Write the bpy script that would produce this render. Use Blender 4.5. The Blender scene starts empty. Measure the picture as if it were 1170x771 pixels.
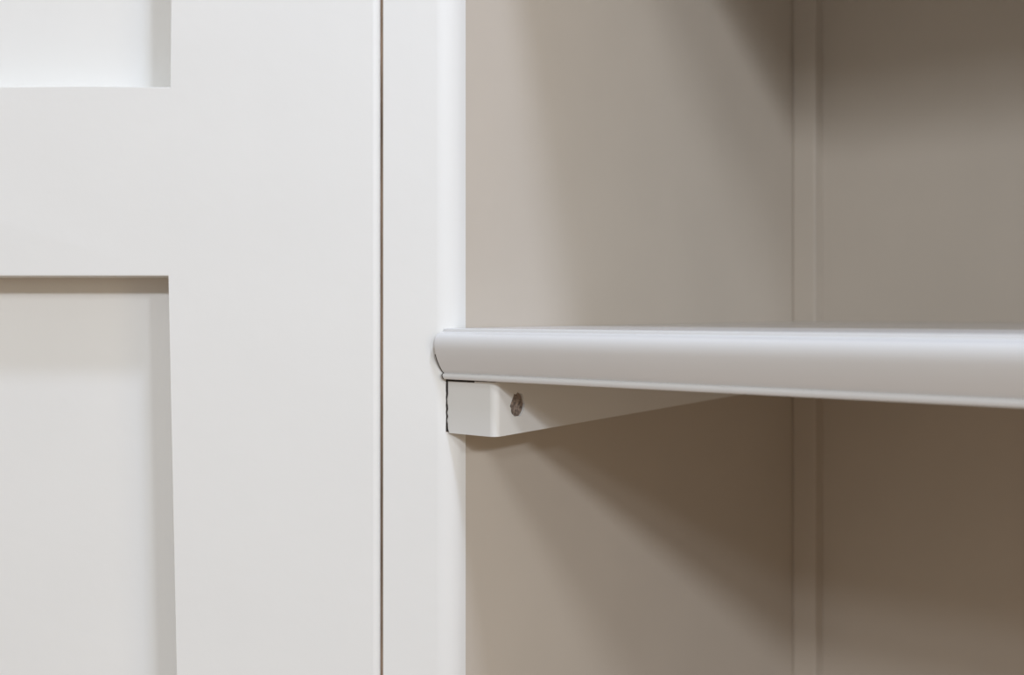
import bpy, bmesh, math, random
from mathutils import Vector, Matrix
random.seed(7)
scene = bpy.context.scene
C = scene.collection

# ------------------------------------------------------------------ camera
H = 1.30                       # lens height above the floor
F = 1104.0                     # focal length in pixels of the 1170 px wide frame
cam_d = bpy.data.cameras.new('camera')
cam_d.sensor_width = 36.0
cam_d.lens = 36.0 * F / 1170.0
cam_d.shift_y = -26.5 / 1170.0
cam_d.clip_start = 0.02
cam_d.dof.use_dof = True
cam_d.dof.focus_distance = 0.425
cam_d.dof.aperture_fstop = 8.5
cam = bpy.data.objects.new('camera', cam_d)
cam.location = (0, 0, H)
cam.rotation_euler = (math.pi / 2, 0, 0)
C.objects.link(cam)
scene.camera = cam

# ------------------------------------------------------------------ world, ceiling lamps and an added fill
w = bpy.data.worlds.new('world'); scene.world = w
w.use_nodes = True
bg = w.node_tree.nodes['Background']
bg.inputs['Color'].default_value = (1.0, 0.98, 0.92, 1)
bg.inputs['Strength'].default_value = 0.40

def lamp(name, loc, target, size, watts, col):
    d = bpy.data.lights.new(name, 'AREA'); d.shape = 'DISK'; d.size = size
    d.energy = watts; d.color = col
    o = bpy.data.objects.new(name, d); C.objects.link(o)
    o.location = loc
    o.rotation_euler = (Vector(target) - Vector(loc)).to_track_quat('-Z', 'Y').to_euler()
    return o
T = (0.0, 0.45, 1.3)
COOL = (0.90, 0.985, 1.10)
lamp('ceiling_light_main', (1.40, -4.20, 2.90), T, 0.30, 74, COOL)
lamp('ceiling_light_far', (0.0, -4.45, 3.00), T, 0.30, 27, COOL)
lamp('ceiling_light_right', (1.72, -2.02, 2.38), T, 0.26, 15, COOL)
lamp('ceiling_light_over', (0.36, -0.15, 2.50), T, 0.14, 7.5, (0.82, 0.97, 1.28))
lamp('warm_fill_light', (3.00, -2.05, 1.50), T, 1.1, 15, (1.0, 0.82, 0.55))   # added warm fill to brighten the cleat side, no known window

scene.view_settings.view_transform = 'Standard'
scene.view_settings.look = 'None'
scene.view_settings.exposure = 0.0
scene.view_settings.gamma = 1.0
scene.view_settings.use_curve_mapping = False

# ------------------------------------------------------------------ materials
def mat(name, col, rough=0.45, var=0.03, nscale=35, bump=0.03, bscale=260, spec=0.4, stretch=(1, 1, 1)):
    m = bpy.data.materials.new(name); m.use_nodes = True
    nt = m.node_tree; N = nt.nodes; L = nt.links
    b = N['Principled BSDF']
    tc = N.new('ShaderNodeTexCoord'); mp = N.new('ShaderNodeMapping')
    mp.inputs['Scale'].default_value = stretch
    L.new(tc.outputs['Object'], mp.inputs['Vector'])
    n = N.new('ShaderNodeTexNoise'); n.inputs['Scale'].default_value = nscale; n.inputs['Detail'].default_value = 4
    L.new(mp.outputs['Vector'], n.inputs['Vector'])
    r = N.new('ShaderNodeValToRGB')
    r.color_ramp.elements[0].position = 0.3; r.color_ramp.elements[1].position = 0.7
    r.color_ramp.elements[0].color = tuple(c * (1 - var) for c in col) + (1,)
    r.color_ramp.elements[1].color = tuple(min(1, c * (1 + var)) for c in col) + (1,)
    L.new(n.outputs['Fac'], r.inputs['Fac']); L.new(r.outputs['Color'], b.inputs['Base Color'])
    b.inputs['Roughness'].default_value = rough
    b.inputs['Specular IOR Level'].default_value = spec
    n2 = N.new('ShaderNodeTexNoise'); n2.inputs['Scale'].default_value = bscale; n2.inputs['Detail'].default_value = 3
    L.new(mp.outputs['Vector'], n2.inputs['Vector'])
    bp = N.new('ShaderNodeBump'); bp.inputs['Strength'].default_value = bump; bp.inputs['Distance'].default_value = 0.001
    L.new(n2.outputs['Fac'], bp.inputs['Height']); L.new(bp.outputs['Normal'], b.inputs['Normal'])
    return m
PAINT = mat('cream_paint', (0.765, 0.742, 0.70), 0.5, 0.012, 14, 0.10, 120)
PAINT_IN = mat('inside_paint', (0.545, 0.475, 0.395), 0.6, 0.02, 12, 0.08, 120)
SHELF = mat('satin_shelf_paint', (0.74, 0.715, 0.69), 0.22, 0.01, 14, 0.05, 120, spec=0.5)
SCREW = mat('weathered_screw', (0.26, 0.20, 0.16), 0.7, 0.75, 700, 1.0, 900)
WOOD = mat('bare_brown_wood', (0.34, 0.235, 0.165), 0.8, 0.5, 300, 0.6, 500, stretch=(1, 1, 0.1))
GRIME_SHADE = mat('dark_grime_shade', (0.035, 0.028, 0.022), 0.9, 0.5, 900, 0.5, 900)  # dirt in the cleat joints; also paints the shade at the nosing end
WALLM = mat('room_wall_paint', (0.74, 0.73, 0.71), 0.8, 0.02, 5, 0.15, 180)
FLOORM = mat('floor_wood', (0.36, 0.24, 0.15), 0.45, 0.18, 6, 0.1, 60, stretch=(1, 8, 1))

# ------------------------------------------------------------------ helpers
def link(name, bm, m, parent=None, smooth=False):
    bmesh.ops.recalc_face_normals(bm, faces=bm.faces)
    me = bpy.data.meshes.new(name); bm.to_mesh(me); bm.free()
    if m: me.materials.append(m)
    if smooth:
        for p in me.polygons: p.use_smooth = True
        me.set_sharp_from_angle(angle=math.radians(38))
    o = bpy.data.objects.new(name, me); C.objects.link(o)
    o.parent = parent
    if smooth:
        wn = o.modifiers.new('weighted_normal', 'WEIGHTED_NORMAL'); wn.keep_sharp = True; wn.weight = 100
    return o
def tag(o, label=None, cat=None, kind=None):
    if label: o['label'] = label
    if cat: o['category'] = cat
    if kind: o['kind'] = kind
    return o
def prism(bm, pts, lo, hi, axis='z'):
    """extrude a 2-D outline; axis z: (x,y), axis y: (x,z), axis x: (y,z)"""
    def p3(p, h):
        return {'z': (p[0], p[1], h), 'y': (p[0], h, p[1]), 'x': (h, p[0], p[1])}[axis]
    a = [bm.verts.new(p3(p, lo)) for p in pts]
    b = [bm.verts.new(p3(p, hi)) for p in pts]
    bm.faces.new(a); bm.faces.new(b)
    n = len(pts)
    for i in range(n):
        bm.faces.new((a[i], a[(i + 1) % n], b[(i + 1) % n], b[i]))
def box(bm, x0, x1, y0, y1, z0, z1):
    prism(bm, [(x0, y0), (x1, y0), (x1, y1), (x0, y1)], z0, z1)
def bevel(bm, off, seg, test):
    es = [e for e in bm.edges if test(e.verts[0].co, e.verts[1].co)]
    if es:
        bmesh.ops.bevel(bm, geom=es, offset=off, segments=seg, profile=0.5, affect='EDGES', clamp_overlap=True)

# ------------------------------------------------------------------ the room
ANG = math.radians(-35.5)
OX, OY = -0.0280, 0.4219       # front inner corner of the left stile on the floor plan
frame_m = Matrix.Translation((OX, OY, 0)) @ Matrix.Rotation(ANG, 4, 'Z')
bm = bmesh.new(); box(bm, -5, 5, -6.5, 0.5, -0.05, 0.0); bm.transform(frame_m)
tag(link('floor', bm, FLOORM), 'brown wooden floor under the cabinet', 'floor', 'structure')
bm = bmesh.new(); box(bm, -5, 5, 0.476, 0.57, 0.0, 3.1); bm.transform(frame_m)
tag(link('wall_back', bm, WALLM), 'plain off-white wall behind the cabinet', 'wall', 'structure')

# ------------------------------------------------------------------ cabinet (local axes: x along the shelf, y into the cabinet, z up)
cab = bpy.data.objects.new('cabinet', None); C.objects.link(cab)
cab.matrix_world = frame_m
tag(cab, 'cream painted wooden cabinet with panelled door beside an open shadowed compartment', 'cabinet')
WI = 0.90                      # inner width
DEP = 0.459                    # depth of the back panel
TOPZ = 1.75
HEAD = 1.640                   # underside of the header
R = 0.014                      # radius of the rounded stile corner
RC = (-R, 0.010)               # its centre
FACE = OY + (0.010 - 0) * math.cos(ANG) + R * math.sin(-ANG) - R   # distance of the angled front plane from the lens
def loc2(x, y):                # world floor plan to cabinet axes
    v = frame_m.inverted() @ Vector((x, y, 0)); return (v.x, v.y)
SX = (437.2 - 585) / F * FACE  # left edge of the angled stile
def stile_outline():
    pts = [loc2(SX, FACE + 0.022), loc2(SX, FACE + 0.0008), loc2(SX + 0.0002, FACE + 0.0002), loc2(SX + 0.0008, FACE)]
    for i in range(15):
        t = i / 14.0
        ang = (math.radians(-90) - ANG) * (1 - t)      # from the angled face round to the inner side
        pts.append((RC[0] + R * math.cos(ang), RC[1] + R * math.sin(ang)))
    pts += [(0.0, 0.0125), (-0.0215, 0.0125), (-0.0215, 0.022)]
    return pts
bm = bmesh.new(); prism(bm, stile_outline(), 0.0, TOPZ)
link('stile', bm, PAINT, cab, True)
bm = bmesh.new(); box(bm, WI, WI + 0.0376, 0.0, 0.0125, 0.0, TOPZ)
bevel(bm, 0.006, 4, lambda a, b: abs(a.z - b.z) > 0.5 and a.y < 1e-6)
link('stile', bm, PAINT, cab, True)
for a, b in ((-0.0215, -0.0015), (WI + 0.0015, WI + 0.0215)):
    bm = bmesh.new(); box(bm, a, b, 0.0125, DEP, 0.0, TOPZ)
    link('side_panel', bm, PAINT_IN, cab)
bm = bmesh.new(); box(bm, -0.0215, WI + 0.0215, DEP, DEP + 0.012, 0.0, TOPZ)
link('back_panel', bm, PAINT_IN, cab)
BAT = 0.0170                   # corner batten: width and thickness
BT = 0.018
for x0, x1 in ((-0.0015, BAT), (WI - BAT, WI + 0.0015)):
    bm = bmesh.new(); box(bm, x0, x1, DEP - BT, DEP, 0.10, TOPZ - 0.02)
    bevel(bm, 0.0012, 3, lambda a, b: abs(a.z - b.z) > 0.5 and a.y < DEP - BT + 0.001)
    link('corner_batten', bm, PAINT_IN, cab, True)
bm = bmesh.new(); box(bm, 0.0, WI, 0.0, 0.020, HEAD, TOPZ)
bevel(bm, 0.003, 3, lambda a, b: abs(a.z - HEAD) < 1e-6 and abs(b.z - HEAD) < 1e-6 and a.y < 1e-6 and b.y < 1e-6)
link('header_rail', bm, PAINT, cab, True)
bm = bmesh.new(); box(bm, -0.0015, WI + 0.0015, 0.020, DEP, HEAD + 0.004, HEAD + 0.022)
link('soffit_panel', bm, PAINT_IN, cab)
EX = SX - 0.53                 # far end of the angled front
e0 = loc2(EX - 0.02, FACE - 0.02); e1 = loc2(SX + 0.05, FACE - 0.02)
bm = bmesh.new(); prism(bm, [e0, e1, (WI + 0.05, -0.02), (WI + 0.05, DEP + 0.015), (e0[0], DEP + 0.015)], TOPZ, TOPZ + 0.022)
link('top_panel', bm, PAINT, cab)
e2 = loc2(EX, FACE + 0.03)
bm = bmesh.new(); box(bm, e2[0], e2[0] + 0.02, e2[1], DEP + 0.015, 0.0, TOPZ)
link('end_panel', bm, PAINT, cab)
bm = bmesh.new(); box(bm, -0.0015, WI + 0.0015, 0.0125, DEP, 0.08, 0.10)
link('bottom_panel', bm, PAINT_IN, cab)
bm = bmesh.new(); box(bm, 0.0, WI, 0.002, 0.020, 0.0, 0.10)
link('plinth', bm, PAINT, cab)

# ------------------------------------------------------------------ shelf cleats with countersunk screw
SHT = H - 0.0061               # shelf top
TH = 0.0223                    # shelf thickness
CT = SHT - TH - 0.0005         # cleat top
CB = CT - 0.0232
CU = 0.0245                    # cleat inner face
CV = 0.0020                    # cleat front
def cleat_mesh():
    bm = bmesh.new()
    RR = R + 0.0005
    rows = 13
    rings = []
    for k in range(rows):
        z = CB + (CT - CB) * k / (rows - 1)
        j = random.uniform(-0.0003, 0.00035)
        c0 = math.acos((RC[1] - CV) / RR)
        arc = [c0 + (math.radians(90) - c0) * i / 5 for i in range(6)]
        lift = 0.0012 * max(0, 1 - k / 3.0) ** 2
        pts = [(RC[0] + (RR + j) * math.sin(a) + lift * (1 if i == 0 else 0.6), max(CV, RC[1] - (RR + j) * math.cos(a))) for i, a in enumerate(arc)]
        pts = [(pts[0][0], CV)] + pts[1:]
        pts += [(-R + RR + j, 0.0135), (-0.0014, 0.0135), (-0.0014, DEP - BT - 0.0005), (CU, DEP - BT - 0.0005)]
        rc = 0.0034
        for i in range(7):
            a = math.radians(90 * i / 6)
            pts.append((CU - rc + rc * math.cos(a), CV + rc - rc * math.sin(a)))
        rings.append([bm.verts.new((p[0], p[1], z)) for p in pts])
    n = len(rings[0])
    for k in range(rows - 1):
        for i in range(n):
            bm.faces.new((rings[k][i], rings[k][(i + 1) % n], rings[k + 1][(i + 1) % n], rings[k + 1][i]))
    bm.faces.new(rings[0]); bm.faces.new(rings[-1])
    return bm
SV, SZ = 0.0181, H - 0.0397    # screw centre on the cleat's inner face
cl = link('cleat', cleat_mesh(), PAINT, cab, True)
# sink the screw hole
bm = bmesh.new()
hole = []
NH = 28
for i in range(NH):
    a = 2 * math.pi * i / NH
    r = 0.0055 * (1 + random.uniform(-0.13, 0.09))
    hole.append((SV + r * math.cos(a), SZ + r * math.sin(a)))
prism(bm, hole, CU - 0.0030, CU + 0.004, 'x')
cut = link('cutter', bm, None, cab)
md = cl.modifiers.new('hole', 'BOOLEAN'); md.operation = 'DIFFERENCE'; md.object = cut; md.solver = 'EXACT'
bpy.context.view_layer.update()
dg = bpy.context.evaluated_depsgraph_get()
me = bpy.data.meshes.new_from_object(cl.evaluated_get(dg))
cl.modifiers.remove(md); cl.data = me; me.name = 'cleat'
bpy.data.objects.remove(cut)
bm = bmesh.new()
prof = [(0.0, 0.0006), (0.0016, 0.0007), (0.0036, 0.0009), (0.0050, 0.0012), (0.0056, 0.0018)]
rings = []
for r, h in prof[1:]:
    rings.append([bm.verts.new((CU - 0.0003 - h * 0.5 + random.uniform(-1, 1) * 0.00018,
                  SV + r * (1 + random.uniform(-.03, .03)) * math.cos(2 * math.pi * i / 24),
                  SZ + r * (1 + random.uniform(-.03, .03)) * math.sin(2 * math.pi * i / 24))) for i in range(24)])
base = [bm.verts.new((CU - 0.0028, SV + 0.0054 * math.cos(2 * math.pi * i / 24), SZ + 0.0054 * math.sin(2 * math.pi * i / 24))) for i in range(24)]
rings.append(base)
cv = bm.verts.new((CU - 0.0012, SV, SZ))
for i in range(24):
    bm.faces.new((cv, rings[0][i], rings[0][(i + 1) % 24]))
    for a, b in zip(rings, rings[1:]):
        bm.faces.new((a[i], b[i], b[(i + 1) % 24], a[(i + 1) % 24]))
bm.faces.new(base)
sc = link('screw', bm, SCREW, cl)
# dirty open joints: between cleat and stile, and between cleat and shelf
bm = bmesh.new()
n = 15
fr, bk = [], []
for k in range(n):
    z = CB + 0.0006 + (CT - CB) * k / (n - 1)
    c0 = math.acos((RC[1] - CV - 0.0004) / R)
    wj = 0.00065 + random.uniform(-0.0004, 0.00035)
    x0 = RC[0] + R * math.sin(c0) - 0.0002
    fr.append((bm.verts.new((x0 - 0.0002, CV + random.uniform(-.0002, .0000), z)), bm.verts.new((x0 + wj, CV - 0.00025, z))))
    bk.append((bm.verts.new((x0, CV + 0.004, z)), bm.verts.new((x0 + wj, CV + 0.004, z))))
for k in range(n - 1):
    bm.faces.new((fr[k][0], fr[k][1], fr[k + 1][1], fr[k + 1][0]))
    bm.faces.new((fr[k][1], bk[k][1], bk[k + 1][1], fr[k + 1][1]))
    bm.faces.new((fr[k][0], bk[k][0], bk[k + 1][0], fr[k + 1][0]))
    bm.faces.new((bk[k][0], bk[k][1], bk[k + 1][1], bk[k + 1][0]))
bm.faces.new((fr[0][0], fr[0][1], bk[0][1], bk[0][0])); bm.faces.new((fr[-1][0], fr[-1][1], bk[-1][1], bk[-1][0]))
tag(link('joint_crack_shade', bm, GRIME_SHADE, cl), 'dark ragged crack between cleat and stile')
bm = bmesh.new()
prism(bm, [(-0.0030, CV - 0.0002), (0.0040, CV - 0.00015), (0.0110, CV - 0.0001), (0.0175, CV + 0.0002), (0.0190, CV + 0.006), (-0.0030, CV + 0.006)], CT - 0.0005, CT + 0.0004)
tag(link('joint_crack_shade', bm, GRIME_SHADE, cl), 'dark open joint between cleat and shelf')
tag(sc, 'rough brown screw head sunk in the cleat')
# plain cleat under the far end of the shelf
bm = bmesh.new(); box(bm, WI - CU, WI + 0.0014, 0.0135, DEP - BT - 0.0005, CB, CT)
link('cleat', bm, PAINT, cab)

# ------------------------------------------------------------------ the panelled door beside the angled stile
DZ0, DZ1 = 0.03, HEAD + 0.03
HX = (434.0 - 585) / F * FACE; HY = FACE
DW = 0.47; DT = 0.030; SW = 0.0957
ZT, ZB = H + (359 - 99) / F * HY, H + (359 - 315.5) / F * HY      # upper and lower edge of the cross rail in view
def dx(px): return (px - 585) / F * HY - HX
LOW = H - 0.62                 # lower cross rail top
inner = [(dx(199.5), DZ1 - 0.09), (dx(195.5), ZT), (dx(192.5), ZB), (dx(203), H - 0.165), (dx(206), LOW), (dx(206), LOW - 0.086), (dx(206), DZ0 + 0.12)]
LX = -DW + 0.09                # inner edge of the far stile
bm = bmesh.new()
# hinge stile
prism(bm, [(0, DZ0), (0, DZ1), (inner[0][0], DZ1)] + inner + [(inner[-1][0], DZ0)], 0.0, DT, 'y')
bevel(bm, 0.0034, 5, lambda a, b: abs(a.x) < 1e-6 and abs(b.x) < 1e-6 and a.y < 1e-6 and b.y < 1e-6)
def open_seg(a, b):
    if a.y > 1e-6 or b.y > 1e-6 or a.x > -0.05 or b.x > -0.05: return False
    zs = (a.z + b.z) / 2
    if ZB - 1e-4 < zs < ZT + 1e-4 or LOW - 0.086 < zs < LOW or zs > DZ1 - 0.09 or zs < DZ0 + 0.12: return False
    return abs(a.z - b.z) > 0.01
bevel(bm, 0.0006, 2, open_seg)
# far stile, head and foot of the frame
box(bm, -DW, LX, 0.0, DT, DZ0, DZ1)
prism(bm, [(LX, DZ1 - 0.09), (inner[0][0], DZ1 - 0.09), (inner[0][0], DZ1), (LX, DZ1)], 0.0, DT, 'y')
prism(bm, [(LX, DZ0), (inner[-1][0], DZ0), (inner[-1][0], DZ0 + 0.12), (LX, DZ0 + 0.12)], 0.0, DT, 'y')
door = link('door', bm, PAINT, cab, True)
tag(door, 'flat framed door with recessed panels')
door.matrix_local = frame_m.inverted() @ Matrix.Translation((HX, HY, 0))
def rail(z0, z1, x0r, x1r):
    bm = bmesh.new()
    n = 8
    top = [(LX + (x1r - LX) * i / n, z1 + (0.0009 * math.sin(i * 0.9) if 0 < i < n else 0) * 0.5) for i in range(n, -1, -1)]
    prism(bm, [(LX, z0), (x0r, z0)] + top, 0.00005, DT, 'y')
    bevel(bm, 0.0008, 2, lambda a, b: a.y < 1e-4 and b.y < 1e-4 and abs(a.x - b.x) > 0.005)
    link('rail', bm, PAINT, door, True)
rail(ZB, ZT, inner[2][0] + 0.0015, inner[1][0] + 0.0015)
rail(LOW - 0.086, LOW, inner[5][0] + 0.0015, inner[4][0] + 0.0015)
REC = 0.022
for z0, z1 in ((ZT, DZ1 - 0.09), (LOW, ZB), (DZ0 + 0.12, LOW - 0.086)):
    bm = bmesh.new(); box(bm, LX - 0.006, dx(190) + 0.014, REC, REC + 0.005, z0 - 0.006, z1 + 0.006)
    link('panel', bm, PAINT, door)
# bare wooden stop strip showing in the crack beside the stile
bm = bmesh.new(); box(bm, 0.0001, 0.0011, 0.0, 0.012, DZ0, TOPZ - 0.002)
bm.transform(frame_m.inverted() @ Matrix.Translation((HX, HY + 0.0030, 0)))
tag(link('door_stop', bm, WOOD, cab), 'bare brown wooden strip showing in the narrow gap')
# fixed stile at the far end of the angled front
bm = bmesh.new(); box(bm, -DW - 0.05, -DW - 0.003, 0.0, 0.024, 0.0, TOPZ); bm.transform(frame_m.inverted() @ Matrix.Translation((HX, HY, 0)))
link('stile', bm, PAINT, cab)

# ------------------------------------------------------------------ the shelf
sh = bpy.data.objects.new('shelf', None); C.objects.link(sh)
sh.matrix_world = frame_m @ Matrix.Translation((0, 0, SHT - TH))
tag(sh, 'glossy white shelf with rounded front edge resting on wooden cleat', 'shelf')
UE = -0.0040
bm = bmesh.new()
BF = 0.0062
prism(bm, [(0.0012, BF), (WI - 0.0012, BF), (WI - 0.0012, 0.0130), (WI + 0.0010, 0.0130), (WI + 0.0010, DEP - BT - 0.0005), (WI - BAT - .0005, DEP - BT - 0.0005), (WI - BAT - .0005, DEP - 0.0003),
           (BAT + .0005, DEP - 0.0003), (BAT + .0005, DEP - BT - 0.0005), (-0.0012, DEP - BT - 0.0005), (-0.0012, 0.0130), (0.0012, 0.0130)], 0.0, TH)
link('board', bm, SHELF, sh)
mm = 0.001
prof = [(BF / mm, 0), (BF / mm, 22.3), (1.6, 22.3), (1.0, 22.15), (0.7, 21.8), (0.65, 20.9), (0.25, 20.75)]
for i in range(1, 24):
    t = i / 24.0                       # 0 at the top, 1 at the bottom
    a = math.pi * t ** 0.56
    prof.append((0.3 - 4.6 * math.sin(a) ** 0.8, 20.7 - 18.0 * t))
prof += [(0.5, 2.65), (-0.2, 2.5), (-0.85, 2.2), (-1.15, 1.6), (-1.1, 0.8), (-0.7, 0.15), (0.0, 0.0)]
bm = bmesh.new()
prism(bm, [(p[0] * mm, p[1] * mm) for p in prof], UE, WI - UE, 'x')
def scribe(z):                 # the end of the nosing is cut back to follow the rounded stile
    z = z / mm
    if z < 11.5: return 0.0026 * ((11.5 - z) / 11.5) ** 2
    return 0.0012 * max(0.0, (z - 17.0) / 5.3) ** 2
for v in bm.verts:
    if v.co.x < 0.1: v.co.x += scribe(v.co.z)
nos = link('nosing', bm, SHELF, sh, True)
# dark sliver paints in the gap shade where the lower nosing meets the stile
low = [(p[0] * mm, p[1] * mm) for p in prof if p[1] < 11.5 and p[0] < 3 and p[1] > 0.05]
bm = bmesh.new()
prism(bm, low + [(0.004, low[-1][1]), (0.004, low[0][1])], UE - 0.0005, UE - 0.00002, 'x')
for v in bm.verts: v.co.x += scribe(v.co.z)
tag(link('joint_crack_shade', bm, GRIME_SHADE, nos), 'painted dark shade in the gap between rounded shelf edge and stile')
